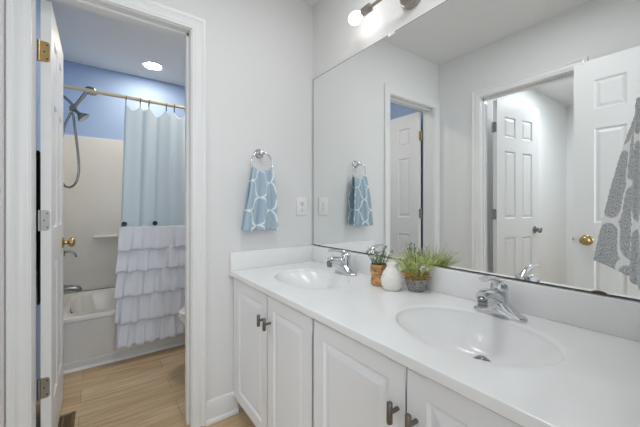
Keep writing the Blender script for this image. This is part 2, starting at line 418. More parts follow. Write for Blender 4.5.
# ------------------------------------------------------------------ vanity cabinets
ZB, ZT = .092, .7405
def cabinet(label, x0, x1, fill0, door_x, handle_x):
    t = thing('vanity_cabinet', label, 'cabinet', ((x0+x1)/2, -.26, 0), group='vanity base cabinets')
    bm = BM(); box(bm, x0, x0+.016, -.499, -.002, ZB, .7515); box(bm, x1-.016, x1, -.499, -.002, ZB, .7515); box(bm, x0+.016, x1-.016, -.499, -.002, ZB, ZB+.016); box(bm, x0+.016, x1-.016, -.010, -.002, ZB+.016, .70)
    for a0, a1, b0, b1 in ((x0, x0+.045, ZB, .7515), (x1-.045, x1, ZB, .7515), (x0+.045, x1-.045, ZB, ZB+.045), (x0+.045, x1-.045, .70, .7515)): box(bm, a0, a1, -.517, -.499, b0, b1)
    part('carcass', bm, 'cab', t)
    bm = BM(); box(bm, x0, x1, -.450, -.43, 0, ZB); part('toe_kick', bm, 'kick', t)
    if fill0:
        bm = BM(); box(bm, x0, door_x[0][0]-.002, -.535, -.517, ZB, ZT, .001, 1); part('filler_strip', bm, 'cab', t)
    for (a, b), hx in zip(door_x, handle_x):
        bm = BM(); m = .054
        paneled(bm, b-a, ZT-ZB, .018, [(m, b-a-m)], [(m, ZT-ZB-m)], .010, .0075, .030, .0065, both=False)
        es = [e for e in bm.edges if all(abs(v.co.y+.009) < 1e-5 for v in e.verts) and (all(abs(v.co.x) < 1e-5 for v in e.verts) or all(abs(v.co.x-(b-a)) < 1e-5 for v in e.verts) or all(abs(v.co.z) < 1e-5 for v in e.verts) or all(abs(v.co.z-(ZT-ZB)) < 1e-5 for v in e.verts))]
        bmesh.ops.bevel(bm, geom=es, offset=.003, segments=2, affect='EDGES')
        bmesh.ops.translate(bm, verts=bm.verts, vec=(a, -.526, ZB))
        d = part('door', bm, 'cab', t, 5)
        bm = BM()
        tube(bm, [(hx, -.535, .627), (hx, -.562, .627)], .0055, 14)
        lathe(bm, [(.0068, -.025), (.0075, -.024), (.0075, .024), (.0068, .025)], (hx, -.565, .627), 'z', 18)
        part('handle', bm, 'pull', d, 40, label='brushed nickel T-bar handle')
    return t
cabinet('white double-door vanity cabinet under the sink farther from the camera', 0.004, .769, True, ((.030, .4155), (.4195, .764)), (.392, .449))
cabinet('white double-door vanity cabinet under the sink nearer the camera', .7715, 1.598, False, ((.776, 1.1645), (1.1685, 1.560)), (1.141, 1.196))

# ------------------------------------------------------------------ countertop with two moulded basins
ZC = .782
CT0, CT1, CY0, CY1 = .0015, 1.5985, -.562, -.0015
top = thing('vanity_countertop', 'white cultured marble countertop with two oval moulded sinks', 'countertop', (.8, -.28, .752))
SINKS = ((.405, -.292), (1.19, -.295)); SA, SB = .217, .163; BO = .086
bm = BM(); NN = 72
seams = []
for k, (cx, cy) in enumerate(SINKS):
    x0, x1 = ((CT0+.002, .80), (.80, CT1))[k]
    y0, y1 = CY0+.006, CY1
    angs = [2*PI*i/NN for i in range(NN)]
    for px, py in ((x0, y0), (x1, y0), (x1, y1), (x0, y1)):
        a = math.atan2(py-cy, px-cx) % (2*PI)
        i = min(range(len(angs)), key=lambda q: abs((angs[q]-a+PI) % (2*PI)-PI)); angs[i] = a
    outer = []
    for a in angs:
        dx, dy = math.cos(a), math.sin(a); ts = []
        if dx > 1e-9: ts.append((x1-cx)/dx)
        if dx < -1e-9: ts.append((x0-cx)/dx)
        if dy > 1e-9: ts.append((y1-cy)/dy)
        if dy < -1e-9: ts.append((y0-cy)/dy)
        tt = min(ts); outer.append((cx+dx*tt, cy+dy*tt, ZC))
    def ell(s, z, off=0): 
        out = []
        for a in angs:
            th = math.atan2(math.sin(a)/SB, math.cos(a)/SA)
            out.append((cx+SA*s*math.cos(th), cy+off+SB*s*math.sin(th), z))
        return out
    ringl = [outer, ell(1.16, ZC), ell(1.02, ZC), ell(1.004, ZC-.0008), ell(.992, ZC-.004)]
    vs = [[bm.verts.new(p) for p in r] for r in ringl]
    n = len(angs)
    for a, b in zip(vs, vs[1:]):
        for i in range(n): bm.faces.new((a[i], a[(i+1) % n], b[(i+1) % n], b[i]))
bmesh.ops.remove_doubles(bm, verts=bm.verts, dist=1e-4)
# rounded front edge and underside
fr = [(CY0+.006, ZC), (CY0+.0045, ZC-.0003), (CY0+.0035, ZC-.0012), (CY0+.003, ZC-.003), (CY0+.003, ZC-.0245), (CY0+.004, ZC-.026), (CY0+.012, ZC-.0262), (CY0+.08, ZC-.0262)]
loops(bm, [[(x, y, z) for y, z in fr] for x in (CT0, CT1)], False, False, False)
part('counter_slab', bm, 'marble', top, 20)
for cx, cy in SINKS:
    bm = BM(); rings = []
    prof = [(.992, .004)]+[(q, .0045+.1075*(1-q**2.3)**.95) for q in (.98, .96, .92, .86, .78, .68, .56, .44, .32, .2, .1)]
    for s, d in prof:
        rings.append([(cx+SA*s*math.cos(2*PI*i/NN), cy+BO*(1-s)+SB*s*math.sin(2*PI*i/NN), ZC-d) for i in range(NN)])
    loops(bm, rings, True, False, False)
    part('basin', bm, 'marble', top, 180)
    bm = BM(); dy = cy+BO*.92
    lathe(bm, [(.012, .0), (.023, .001), (.024, .003), (.020, .0045), (.0185, .003)], (cx, dy, ZC-.1122), 'z', 28)
    dr = part('drain_ring', bm, 'dchrome', top, 40, label='chrome drain ring')
    bm = BM(); lathe(bm, [(.0165, .004), (.017, .008), (.014, .011), (.002, .012)], (cx, dy, ZC-.1122), 'z', 24)
    part('stopper', bm, 'water', dr, 50)
bm = BM(); box(bm, .0215, 1.578, -.0215, -.0015, ZC, .881, .0025, 2); part('backsplash', bm, 'marble', top)
bm = BM(); box(bm, .0015, .0215, CY0+.004, -.0015, ZC, .881, .0025, 2); part('side_splash', bm, 'marble', top)
bm = BM(); box(bm, 1.578, 1.5985, CY0+.004, -.0015, ZC, .881, .0025, 2); part('side_splash', bm, 'marble', top)

# ------------------------------------------------------------------ faucets
def faucet(label, x, y):
    t = thing('faucet', label, 'faucet', (x, y, ZC), group='chrome lever faucets')
    # sweeping base: oblong footprint swelling into the middle body
    bm = BM(); A, B = .079, .027; n = 48; rings = []
    def hgt(px): return .015+.043*math.exp(-(px/.034)**2)
    for s, hz in ((1, 0), (1, .45), (.96, .72), (.86, .9), (.7, .97), (.45, 1.0), (.15, 1.02)):
        r = []
        for i in range(n):
            a = 2*PI*i/n
            px = A*abs(math.cos(a))**.75*(1 if math.cos(a) >= 0 else -1)*s
            py = B*abs(math.sin(a))**.8*(1 if math.sin(a) >= 0 else -1)*s
            r.append((px, py, hgt(px)*hz))
        rings.append(r)
    loops(bm, rings); part('base', bm, 'chrome', t, 180, True)
    bm = BM()   # body column
    lathe(bm, [(.031, .018), (.028, .034), (.025, .055), (.0235, .072), (.022, .078)], (0, .002, 0), 'z', 28)
    part('body', bm, 'chrome', t, 60, True)
    bm = BM()   # spout
    pth = smooth_path([(0, 0, .048), (0, -.03, .064), (0, -.065, .076), (0, -.098, .080), (0, -.114, .076)], 5)
    rr = [.022-.007*i/(len(pth)-1) for i in range(len(pth))]
    tube(bm, pth, rr, 18)
    sp = part('spout', bm, 'chrome', t, 60, True)
    bm = BM(); lathe(bm, [(.012, .0), (.0135, .002), (.0135, .007), (.012, .008), (.012, .010), (.0135, .011), (.0135, .017), (.012, .018), (.0145, .020), (.0145, .027), (.0125, .029)], (0, -.106, .046), 'z', 20)
    part('aerator', bm, 'dchrome', sp, 40, True)
    bm = BM()   # dome and lever
    lathe(bm, [(.0235, .079), (.0255, .083), (.0255, .091), (.0225, .101), (.014, .109), (.001, .112)], (0, .002, 0), 'z', 28)
    hd = part('handle', bm, 'chrome', t, 60, True)
    bm = BM(); pth = smooth_path([(0, .010, .098), (0, -.012, .112), (0, -.035, .121), (0, -.070, .127), (0, -.102, .128)], 5)
    rings = []
    for i, p in enumerate(pth):
        k = i/(len(pth)-1); wx = .014-.005*math.sin(PI*k)+.001*k; wz = .010-.004*k+.0015*(k > .85)
        rings.append([(wx*math.cos(2*PI*j/16), p.y+.25*wz*math.sin(2*PI*j/16), p.z+wz*math.sin(2*PI*j/16)) for j in range(16)])
    loops(bm, rings); part('lever', bm, 'chrome', hd, 60, True)
    bm = BM(); tube(bm, [(.0, .022, .015), (0, .022, .066)], .0022, 8); lathe(bm, [(.003, .0), (.005, .004), (.004, .009), (.001, .011)], (0, .022, .064), 'z', 12)
    part('pop_up_rod', bm, 'chrome', t, 50, True)
    return t
faucet('chrome single-lever faucet at the sink nearer the camera', 1.187, -.099)
f2 = copy_tree([o for o in COL.objects if o.name == 'faucet'][0]); f2.location = (.435, -.096, ZC)
f2['label'] = 'chrome single-lever faucet at the sink next to the towel ring wall'

# ------------------------------------------------------------------ mirror
mz0, mz1 = .888, 1.955
mx0, mx1 = .010, 1.585
mir = thing('wall_mirror_panel', 'large frameless mirror above the countertop backsplash', 'mirror', (.8, -.004, mz0))
bm = BM(); box(bm, mx0, mx1, -.006, -.0005, mz0, mz1); part('glass', bm, 'mirror', mir, None)
bm = BM(); box(bm, mx0-.0025, mx0, -.0065, 0, mz0, mz1); box(bm, mx0-.0025, mx1, -.0065, -.0005, mz1, mz1+.002); box(bm, mx0-.0025, mx1, -.0065, -.0005, mz0-.004, mz0)
part('mirror_edge', bm, 'edge', mir, None, label='dark bare edge of the mirror')
bm = BM(); lathe(bm, [(.001, 0), (.018, .0), (.016, .0006), (.001, .0008)], (1.41, -.006, mz0), '-y', 20, False)
for v in bm.verts: v.co.z = mz0+max(0, (v.co.z-mz0))*.42-.002
part('worn_spot', bm, 'chip', mir, None, label='brown desilvered spot on the mirror edge')
for cxx in (.665,):
    bm = BM(); box(bm, cxx-.018, cxx+.018, -.010, -.0065, mz1-.012, mz1+.003, .001); part('clip', bm, 'clear', mir, 40, label='clear plastic mirror clip')

# ------------------------------------------------------------------ vanity light
lt = thing('vanity_light', 'brushed nickel wall light with bare bulbs above the mirror', 'light', (.770, 0, 2.074))
bm = BM(); lathe(bm, [(.062, 0), (.062, .004), (.056, .022), (.050, .026), (.001, .027)], (.783, -.0005, 2.076), '-y', 40)
part('wall_canopy', bm, 'nickel', lt, 35)
bm = BM(); tube(bm, [(.775, -.02, 2.072), (.775, -.10, 2.070)], .009, 16); part('stem', bm, 'nickel', lt)
bm = BM(); tube(bm, [(.61, -.10, 2.070), (.94, -.10, 2.070)], .0075, 16); lathe(bm, [(.013, -.014), (.015, -.012), (.015, .012), (.013, .014)], (.770, -.10, 2.070), 'x', 20)
part('crossbar', bm, 'nickel', lt)
for s in (-1, 1):
    ax = '-x' if s < 0 else 'x'
    bm = BM(); lathe(bm, [(.010, .150), (.0185, .153), (.0195, .158), (.0195, .200), (.0180, .204), (.015, .204)], (.770, -.10, 2.070), ax, 28)
    sk = part('socket', bm, 'nickel', lt)
    bm = BM(); lathe(bm, [(.0125, .200), (.013, .212), (.019, .226), (.0265, .240), (.030, .256), (.0285, .272), (.021, .284), (.010, .290), (.001, .2915)], (.770, -.10, 2.070), ax, 28)
    part('light_bulb', bm, 'bulb', sk, 180, label='glowing white globe bulb')

# ------------------------------------------------------------------ towel rings and towels
def ring_towel(loc, rotz, ring_mat, towel_mat, label_r, label_t, wt, wb, drop, back_drop, off_f, off_b, amp, ph, th=.006, skew=0., flare=0., wave=7.0, hang=.004):
    """local frame: x out of the wall, y along the wall, z up; origin on the wall at the rosette"""
    rg = thing('towel_ring', label_r, 'towel ring', loc, rotz)
    bm = BM(); lathe(bm, [(.027, 0), (.028, .003), (.024, .009), (.014, .012), (.011, .018), (.011, .034), (.014, .038), (.014, .048), (.008, .052), (.001, .053)], (.0005, 0, 0), 'x', 28)
    part('rosette', bm, ring_mat, rg, 50, True)
    R = .064; rx = .043
    bm = BM(); torus(bm, (rx, 0, -R+.004), R, .0042, 'x', n=56); part('ring', bm, ring_mat, rg, 180, True)
    zr = -2*R+.004
    NU, NV = 60, 70
    bm = BM(); uvl = bm.loops.layers.uv.new('UVMap')
    grid = []
    Lb, Lf = back_drop, drop
    for j in range(NV+1):
        q = j/NV
        s = -Lb+(Lb+Lf)*q                     # signed length from the ring, back negative
        row = []
        for i in range(NU+1):
            u = -1+2*i/NU
            a = abs(s)
            k = min(1, a/ (Lf))
            e = k**.8
            wdt = wt+(wb-wt)*e
            fold = math.sin(u*wave+ph+(0 if s > 0 else 1.3))*.6+math.sin(u*wave*1.9+1.7*ph)*.4
            r0 = .012
            if a < r0*PI/2:                  # over the ring
                an = s/r0
                x = rx+r0*math.sin(an); dz = r0*math.cos(an)-.0
            else:
                sg = 1 if s > 0 else -1
                far = off_f if sg > 0 else off_b
                x = rx+sg*r0*(1-min(1, (a-r0*PI/2)/.25))+(far-rx)*min(1, (a-r0*PI/2)/.12); dz = -(a-r0*PI/2)
                x += fold*amp*(.35+.65*e)*(1 if sg > 0 else .5)
            # gathers follow the ring's curve near the top
            yy = u*wdt*.5
            sag = R-math.sqrt(max(0, R*R-min(abs(yy), R*.8)**2))
            z = zr+dz+.004+sag*(1-e)*.85
            y = yy+math.sin(s*9+u*3)*.003*e + skew*e*a
            x += flare*max(0, -u if flare > 0 else u)*e**1.6
            z += hang*math.sin(u*4+ph)*e
            x = max(x, .004+.006*(s > 0))
            row.append((bm.verts.new((x, y, z)), (i/NU*wb*1.25, s)))
        grid.append(row)
    for j in range(NV):
        for i in range(NU):
            q = (grid[j][i], grid[j][i+1], grid[j+1][i+1], grid[j+1][i])
            f = bm.faces.new([v for v, _ in q])
            for l, (_, uv) in zip(f.loops, q): l[uvl].uv = uv
    me = finish('hand_towel', bm, towel_mat, 180)
    o = bpy.data.objects.new('hand_towel', me); COL.objects.link(o); o.location = loc; o.rotation_euler = (0, 0, rotz)
    tag(o, label_t, 'towel')
    sm = o.modifiers.new('solid', 'SOLIDIFY'); sm.thickness = th; sm.offset = 0
    return rg, o
ring_towel((0, -.383, 1.438), 0, 'chrome', 'btowel', 'chrome towel ring on the wall beside the tub room doorway', 'light blue hand towel with white trellis pattern on a chrome ring',
           .112, .205, .338, .335, .060, .016, .019, .6, .007, skew=-.05)

# grey towel close to the camera on the entry wall
def grey_towel():
    loc = (1.6, -.30, 1.47)
    rg = thing('towel_ring', 'chrome towel ring on the entry wall holding the grey towel', 'towel ring', loc, PI)
    bm = BM(); lathe(bm, [(.027, 0), (.028, .003), (.024, .009), (.014, .012), (.011, .018), (.011, .034), (.014, .038), (.014, .048), (.008, .052), (.001, .053)], (.0005, 0, 0), 'x', 28)
    part('rosette', bm, 'chrome', rg, 50, True)
    bm = BM(); torus(bm, (.043, 0, -.068), .072, .0042, 'x', n=56); part('ring', bm, 'chrome', rg, 180, True)
    # cross-sections: centre line of a closed, folded bundle from ring to hem
    bm = BM(); uvl = bm.loops.layers.uv.new('UVMap'); NU, NV = 96, 60; rows = []
    # hem outline (x,y) seen from above: far corner, outer face, near corner, back to the wall
    hem = [(1.575, -.12), (1.49, -.085), (1.420, -.098), (1.452, -.165), (1.497, -.245), (1.520, -.315), (1.535, -.375), (1.555, -.43), (1.578, -.47), (1.586, -.40), (1.588, -.30), (1.586, -.20)]
    neck = [(1.570, -.27), (1.555, -.262), (1.540, -.262), (1.532, -.275), (1.528, -.29), (1.527, -.305), (1.530, -.32), (1.538, -.335), (1.552, -.345), (1.566, -.34), (1.574, -.32), (1.575, -.29)]
    def closed(pts, n):
        P = [Vector(p) for p in pts]; m = len(P); out = []
        for i in range(n):
            f = i*m/n; k = int(f); t = f-k
            a, b, c, d = P[(k-1) % m], P[k % m], P[(k+1) % m], P[(k+2) % m]
            out.append(.5*((2*b)+(c-a)*t+(2*a-5*b+4*c-d)*t*t+(3*b-a-3*c+d)*t**3))
        return out
    Hm, Nk = closed(hem, NU), closed(neck, NU)
    z0, z1 = 1.335, .985
    for j in range(NV+1):
        q = j/NV; e = q**.58
        row = []
        for i in range(NU):
            p = Nk[i].lerp(Hm[i], e)
            c = Vector((1.55, -.30)); d = (p-c).normalized() if (p-c).length > 1e-5 else Vector((0, 0))
            p = p+d*.006*math.sin(i*2*PI/NU*9+1+q*1.5)*(.4+.6*e)
            z = z0+(z1-z0)*q + (.012*math.sin(PI*(1-min(1, q*6)))*0) + q*(-.06*(p.x-1.50))
            row.append((bm.verts.new((min(p.x, 1.592), p.y, z)), (i/NU*.62, -q*.36)))
        rows.append(row)
    for j in range(NV):
        for i in range(NU):
            k = (i+1) % NU
            q = [rows[j][i], rows[j][k], rows[j+1][k], rows[j+1][i]]
            f = bm.faces.new([v for v, _ in q])
            for n_, l in enumerate(f.loops):
                u, v = q[n_][1]
                if k == 0 and n_ in (1, 2): u = .62
                l[uvl].uv = (u, v)
    bm.faces.new([v for v, _ in rows[0]])
    bmesh.ops.translate(bm, verts=bm.verts, vec=-Vector((1.55, -.30, 1.0)))
    o = bpy.data.objects.new('hand_towel', finish('hand_towel', bm, 'gtowel', 180)); COL.objects.link(o); o.location = (1.55, -.30, 1.0)
    tag(o, 'thick grey towel with white trellis lines at the edge of the mirror', 'towel')
    sm = o.modifiers.new('solid', 'SOLIDIFY'); sm.thickness = .010; sm.offset = -1
    dm = bpy.data.textures.new('terry', 'CLOUDS'); dm.noise_scale = .006
    ss = o.modifiers.new('sub', 'SUBSURF'); ss.levels = 1; ss.render_levels = 1
    di = o.modifiers.new('pile', 'DISPLACE'); di.texture = dm; di.strength = .004; di.mid_level = .5
grey_towel()

bm = BM(); box(bm, 1.058, 1.064, -1.3555, -1.3525, 2.0, 2.0325); box(bm, 1.058, 1.064, -1.3555, -1.314, 2.0305, 2.0325); box(bm, 1.058, 1.064, -1.3165, -1.314, 2.018, 2.0325); box(bm, 1.058, 1.064, -1.345, -1.342, 2.0325, 2.052)
solo('door_hook', bm, 'steel', 'tiny grey metal hook clipped over the top of the folded-open door', 'hook', (1.061, -1.335, 2.03))
# ------------------------------------------------------------------ outlet
ol = thing('wall_outlet', 'white duplex outlet plate on the wall under the towel ring level', 'outlet', (0, -.09, 1.134))
bm = BM(); box(bm, .0005, .0055, -.129, -.053, 1.075, 1.193, .003, 2); part('cover_plate', bm, 'plate', ol)
for dz in (.020, -.020):
    bm = BM(); box(bm, .0055, .008, -.107, -.073, 1.134+dz-.014, 1.134+dz+.014, .002, 2); rc = part('receptacle', bm, 'plate', ol)
    bm = BM(); box(bm, .008, .0084, -.0985, -.0965, 1.134+dz-.002, 1.134+dz+.007); box(bm, .008, .0084, -.0835, -.0815, 1.134+dz-.002, 1.134+dz+.007); lathe(bm, [(.003, 0), (.003, .0004)], (.008, -.09, 1.134+dz-.008), 'x', 12)
    part('slots', bm, 'slot', rc)
bm = BM(); lathe(bm, [(.003, 0), (.0028, .001)], (.0055, -.09, 1.134), 'x', 12); part('screw', bm, 'dchrome', ol)

# ------------------------------------------------------------------ pots on the counter
def blade(bm, p0, d, L, wd, bend, n=5):
    p = Vector(p0); d = Vector(d).normalized(); side = d.cross(Vector((0, 0, 1)))
    side = side.normalized() if side.length > 1e-3 else Vector((1, 0, 0))
    ra = random.uniform(0, PI); side = (side*math.cos(ra)+d.cross(side)*math.sin(ra))
    out = Vector((d.x, d.y, 0)); out = out.normalized() if out.length > 1e-3 else Vector((1, 0, 0))
    prev = None
    for i in range(n+1):
        k = i/n; wv = wd*(1-k**1.6)*.5+.0002
        a, b = bm.verts.new(p+side*wv), bm.verts.new(p-side*wv)
        if prev: bm.faces.new((prev[0], prev[1], b, a))
        prev = (a, b)
        d = (d+out*bend*.5/n+Vector((0, 0, -1))*bend*k/n).normalized(); p = p+d*(L/n)
    return p
def leaf(bm, p, d, L, wd):
    p = Vector(p); d = Vector(d).normalized(); s = d.cross(Vector((0, 0, 1))).normalized(); nrm = s.cross(d)
    c = [p, p+d*L*.35+s*wd*.5+nrm*wd*.1, p+d*L*.7+s*wd*.4, p+d*L, p+d*L*.7-s*wd*.4, p+d*L*.35-s*wd*.5+nrm*wd*.1]
    bm.faces.new([bm.verts.new(x) for x in c])
def blossom(bm, p, r):
    for i in range(6):
        d = Vector((random.gauss(0, 1), random.gauss(0, 1), random.gauss(0, 1)+.4)).normalized()
        bmesh.ops.create_icosphere(bm, subdivisions=1, radius=r*.55, matrix=Matrix.Translation(Vector(p)+d*r*.6))
def inside_soil(bm, c, r, z): lathe(bm, [(r, 0), (r*.7, .006), (.001, .009)], (c[0], c[1], z), 'z', 24)
# amber glass pot with leafy stems
c = (.697, -.128)
p1 = thing('potted_plant', 'amber brown textured glass pot with thin leafy stems on the counter', 'plant', (c[0], c[1], ZC))
bm = BM(); lathe(bm, [(.001, 0), (.030, 0), (.034, .004), (.0375, .020), (.034, .036), (.0335, .045), (.0385, .062), (.0375, .082), (.035, .090), (.036, .094), (.033, .094), (.034, .08), (.001, .078)], (c[0], c[1], ZC), 'z', 36, False)
bmesh.ops.remove_doubles(bm, verts=bm.verts, dist=1e-5)
part('pot', bm, 'amber', p1, 50)
bm = BM(); fl = []; lv = BM()
for i in range(22):
    a = random.uniform(0, 2*PI); rr = random.uniform(0, .022)
    b = Vector((c[0]+rr*math.cos(a), c[1]+rr*math.sin(a), ZC+.076))
    d = Vector((math.cos(a)*random.uniform(.1, 1.0), math.sin(a)*random.uniform(.1, .5), 1)).normalized(); L = random.uniform(.045, .10)
    e = b+d*L; tube(bm, [b, b+d*L*.5, e], .0011, 5)
    for k in range(9):
        q = b+d*L*random.uniform(.25, 1)
        leaf(lv, q, (random.gauss(0, 1), random.gauss(0, .6), random.uniform(-.2, .9)), random.uniform(.010, .02), random.uniform(.005, .008))
    if i % 3 == 0: fl.append(e)
part('stems', bm, 'leaf', p1); part('leaves', lv, 'leaf', p1, None)
for k, e in enumerate(fl):
    fb = BM(); blossom(fb, e, .0065); part('flower', fb, 'laven' if k % 2 else 'petal', p1, 180, label='pale lavender flower' if k % 2 else 'white flower')
# white egg-shaped vase
bm = BM()
prof = [(.001, 0), (.030, 0), (.035, .004), (.043, .020), (.0465, .038), (.0430, .054), (.0355, .072), (.0275, .087), (.0225, .095), (.0212, .101), (.0230, .108), (.0212, .112), (.018, .110), (.017, .100), (.001, .096)]
n = 48; cv = (.783, -.140)
rings = [[(cv[0]+r*math.cos(2*PI*i/n), cv[1]+r*math.sin(2*PI*i/n), ZC+h) for i in range(n)] for r, h in prof]
loops(bm, rings)
# raised dot texture
for zi in range(6):
    for k in range(20):
        a = 2*PI*(k+.5*(zi % 2))/20; hz = .020+zi*.011
        r = next(r0+(r1-r0)*(hz-h0)/(h1-h0) for (r0, h0), (r1, h1) in zip(prof[1:], prof[2:]) if h0 <= hz <= h1)
        bmesh.ops.create_icosphere(bm, subdivisions=1, radius=.0028, matrix=Matrix.Translation((cv[0]+r*math.cos(a), cv[1]+r*math.sin(a), ZC+hz)))
solo('bud_vase', bm, 'vase', 'small white egg-shaped ceramic vase with dotted relief between two potted plants', 'vase', (cv[0], cv[1], ZC), 60)
# grey stone bowl with grass
c = (.853, -.072)
p2 = thing('potted_plant', 'speckled grey stone bowl with orange moss and green grass', 'plant', (c[0], c[1], ZC))
bm = BM(); lathe(bm, [(.001, 0), (.027, 0), (.031, .003), (.039, .020), (.044, .038), (.0455, .050), (.043, .052), (.040, .048), (.001, .046)], (c[0], c[1], ZC), 'z', 40, False)
bmesh.ops.remove_doubles(bm, verts=bm.verts, dist=1e-5)
part('bowl', bm, 'stone', p2, 50)
bm = BM(); inside_soil(bm, c, .040, ZC+.046)
for i in range(260):
    a = random.uniform(0, 2*PI); r = .042*math.sqrt(random.random())
    p = (c[0]+r*math.cos(a), c[1]+r*math.sin(a), ZC+.048+random.uniform(0, .032))
    blade(bm, p, (random.gauss(0, 1)+math.cos(a)*.9, random.gauss(0, 1)+min(0.2, math.sin(a)*.9), random.uniform(.1, 1.3)), random.uniform(.018, .036), random.uniform(.004, .007), random.uniform(.8, 2.0), 4)
for v in bm.verts: v.co.y = min(v.co.y, -.024)
part('moss', bm, 'moss', p2, None)
bm = BM()
for i in range(330):
    a = random.uniform(0, 2*PI); r = .032*math.sqrt(random.random()); sp = random.uniform(.05, .95)
    blade(bm, (c[0]+r*math.cos(a), c[1]+r*math.sin(a), ZC+.055), (math.cos(a)*sp, math.sin(a)*sp*.7-.1, 1), random.uniform(.06, .15), random.uniform(.0018, .0036), random.uniform(.1, .9), 5)
for v in bm.verts: v.co.y = min(v.co.y, -.010)
part('grass', bm, 'grass', p2, None)
bm = BM(); lv = BM()
for i in range(7):
    a = random.uniform(0, 2*PI); d = Vector((math.cos(a)*.5+.15, min(.05, math.sin(a)*.35), 1)).normalized(); b = Vector((c[0]+.02*math.cos(a), c[1]+.015*math.sin(a), ZC+.055)); L = random.uniform(.05, .10)
    if i < 5:
        fb = BM(); blossom(fb, b+d*L*.8+Vector((.01, -.012, 0)), .008); part('flower', fb, 'petal', p2, 180, label='small white flower')
    for k in range(10): leaf(lv, b+d*L*random.uniform(.2, 1), (random.gauss(0, 1), random.gauss(0, .5)-.2, random.uniform(0, .8)), random.uniform(.01, .016), .007)
for v in lv.verts: v.co.y = min(v.co.y, -.010)
bm.free(); part('leaves', lv, 'leaf', p2, None)

# ------------------------------------------------------------------ bathtub, surround
TX0, TX1, TY0, TY1, TZ = -1.862, -1.055, -1.405, .085, .365
tub = thing('bathtub', 'white alcove bathtub behind the ruffled shower curtain', 'bathtub', ((TX0+TX1)/2, (TY0+TY1)/2, 0))
bm = BM(); n = 96
def rrect(x0, x1, y0, y1, r, z):
    pts = []
    for (cx, cy, a0) in ((x1-r, y1-r, 0), (x0+r, y1-r, PI/2), (x0+r, y0+r, PI), (x1-r, y0+r, 3*PI/2)):
        for k in range(n//4): 
            a = a0+PI/2*k/(n//4-1); pts.append((cx+r*math.cos(a), cy+r*math.sin(a), z))
    return pts
rings = [rrect(TX0, TX1-.006, TY0, TY1, .004, 0), rrect(TX0, TX1-.006, TY0, TY1, .004, .05), rrect(TX0, TX1-.015, TY0, TY1, .004, .06), rrect(TX0, TX1-.012, TY0, TY1, .004, TZ-.035), rrect(TX0, TX1, TY0, TY1, .004, TZ-.028), rrect(TX0, TX1, TY0, TY1, .006, TZ-.010), rrect(TX0, TX1-.004, TY0+.004, TY1-.004, .008, TZ-.002), rrect(TX0, TX1-.012, TY0+.01, TY1-.01, .01, TZ),
         rrect(TX0+.055, TX1-.075, TY0+.075, TY1-.075, .13, TZ), rrect(TX0+.062, TX1-.083, TY0+.083, TY1-.083, .14, TZ-.006), rrect(TX0+.068, TX1-.09, TY0+.09, TY1-.095, .15, TZ-.03), rrect(TX0+.10, TX1-.12, TY0+.13, TY1-.22, .16, .12), rrect(TX0+.13, TX1-.15, TY0+.16, TY1-.30, .15, .075), rrect(TX0+.2, TX1-.22, TY0+.24, TY1-.38, .12, .06)]
loops(bm, rings); part('tub_body', bm, 'tub', tub, 40)
bm = BM(); lathe(bm, [(.034, 0), (.034, .004), (.028, .010), (.001, .012)], (-1.45, -1.318, .300), 'y', 28); lathe(bm, [(.006, .010), (.006, .020), (.001, .021)], (-1.45, -1.318, .300), 'y', 12)
part('overflow_plate', bm, 'dchrome', tub, 40, label='round chrome overflow plate')
sur = thing('tub_surround', 'off-white molded tub surround below the blue paint', 'tub surround', (-1.88, -.66, TZ))
bm = BM(); box(bm, -1.899, -1.872, W+.001, .099, TZ, 1.775, .006, 3); part('back_panel', bm, 'tub', sur)
bm = BM(); box(bm, -1.872, -1.05, W+.001, W+.02, TZ, 1.775, .006, 3); part('end_panel', bm, 'tub', sur)
bm = BM(); box(bm, -1.872, -1.05, .08, .099, TZ, 1.775, .006, 3); part('end_panel', bm, 'tub', sur)
bm = BM(); box(bm, -1.875, -1.80, -1.175, -.20, .842, .870, .012, 4); part('soap_ledge', bm, 'tub', sur)
# tub spout, valve, shower
YW = W+.02
bm = BM(); pth = smooth_path([(-1.45, YW, .495), (-1.45, YW+.06, .495), (-1.45, YW+.11, .492), (-1.45, YW+.135, .482), (-1.45, YW+.142, .462)], 5)
tube(bm, pth, [.027-.006*i/(len(pth)-1) for i in range(len(pth))], 20); lathe(bm, [(.036, 0), (.036, .005), (.028, .008)], (-1.45, YW, .495), 'y', 24)
solo('tub_spout', bm, 'dchrome', 'chrome tub spout sticking out above the bathtub rim', 'spout', (-1.45, YW, .495), 50)
vt = thing('shower_valve', 'chrome shower valve lever glimpsed just below the brass door knob', 'valve', (-1.45, YW, .77))
bm = BM(); lathe(bm, [(.075, 0), (.075, .003), (.06, .012), (.03, .016), (.026, .05), (.02, .056), (.001, .057)], (-1.45, YW, .77), 'y', 32); part('escutcheon', bm, 'dchrome', vt)
bm = BM(); tube(bm, smooth_path([(-1.45, YW+.045, .775), (-1.45, YW+.085, .782), (-1.45, YW+.115, .765), (-1.45, YW+.125, .735)], 5), .0075, 12); part('lever', bm, 'dchrome', vt)
sh = thing('shower_set', 'dark chrome shower combo with fixed head, hand shower and hose', 'shower', (-1.45, YW, 1.93))
SX = -1.45
bm = BM(); tube(bm, smooth_path([(SX, YW, 2.00), (SX, YW+.04, 1.995), (SX, YW+.085, 1.955), (SX, YW+.115, 1.915)], 6), .0105, 14); lathe(bm, [(.03, 0), (.028, .008), (.012, .012)], (SX, YW, 2.00), 'y', 24); part('shower_arm', bm, 'dchrome', sh)
bm = BM(); bmesh.ops.create_icosphere(bm, subdivisions=3, radius=.026, matrix=Matrix.Translation((SX, -1.297, 1.908))); lathe(bm, [(.02, -.03), (.02, .03)], (SX, -1.297, 1.908), 'x', 16); part('diverter', bm, 'dchrome', sh, 50)
bm = BM(); d = Vector((.10, .70, -.70)).normalized(); b = Vector((SX, -1.297, 1.908))
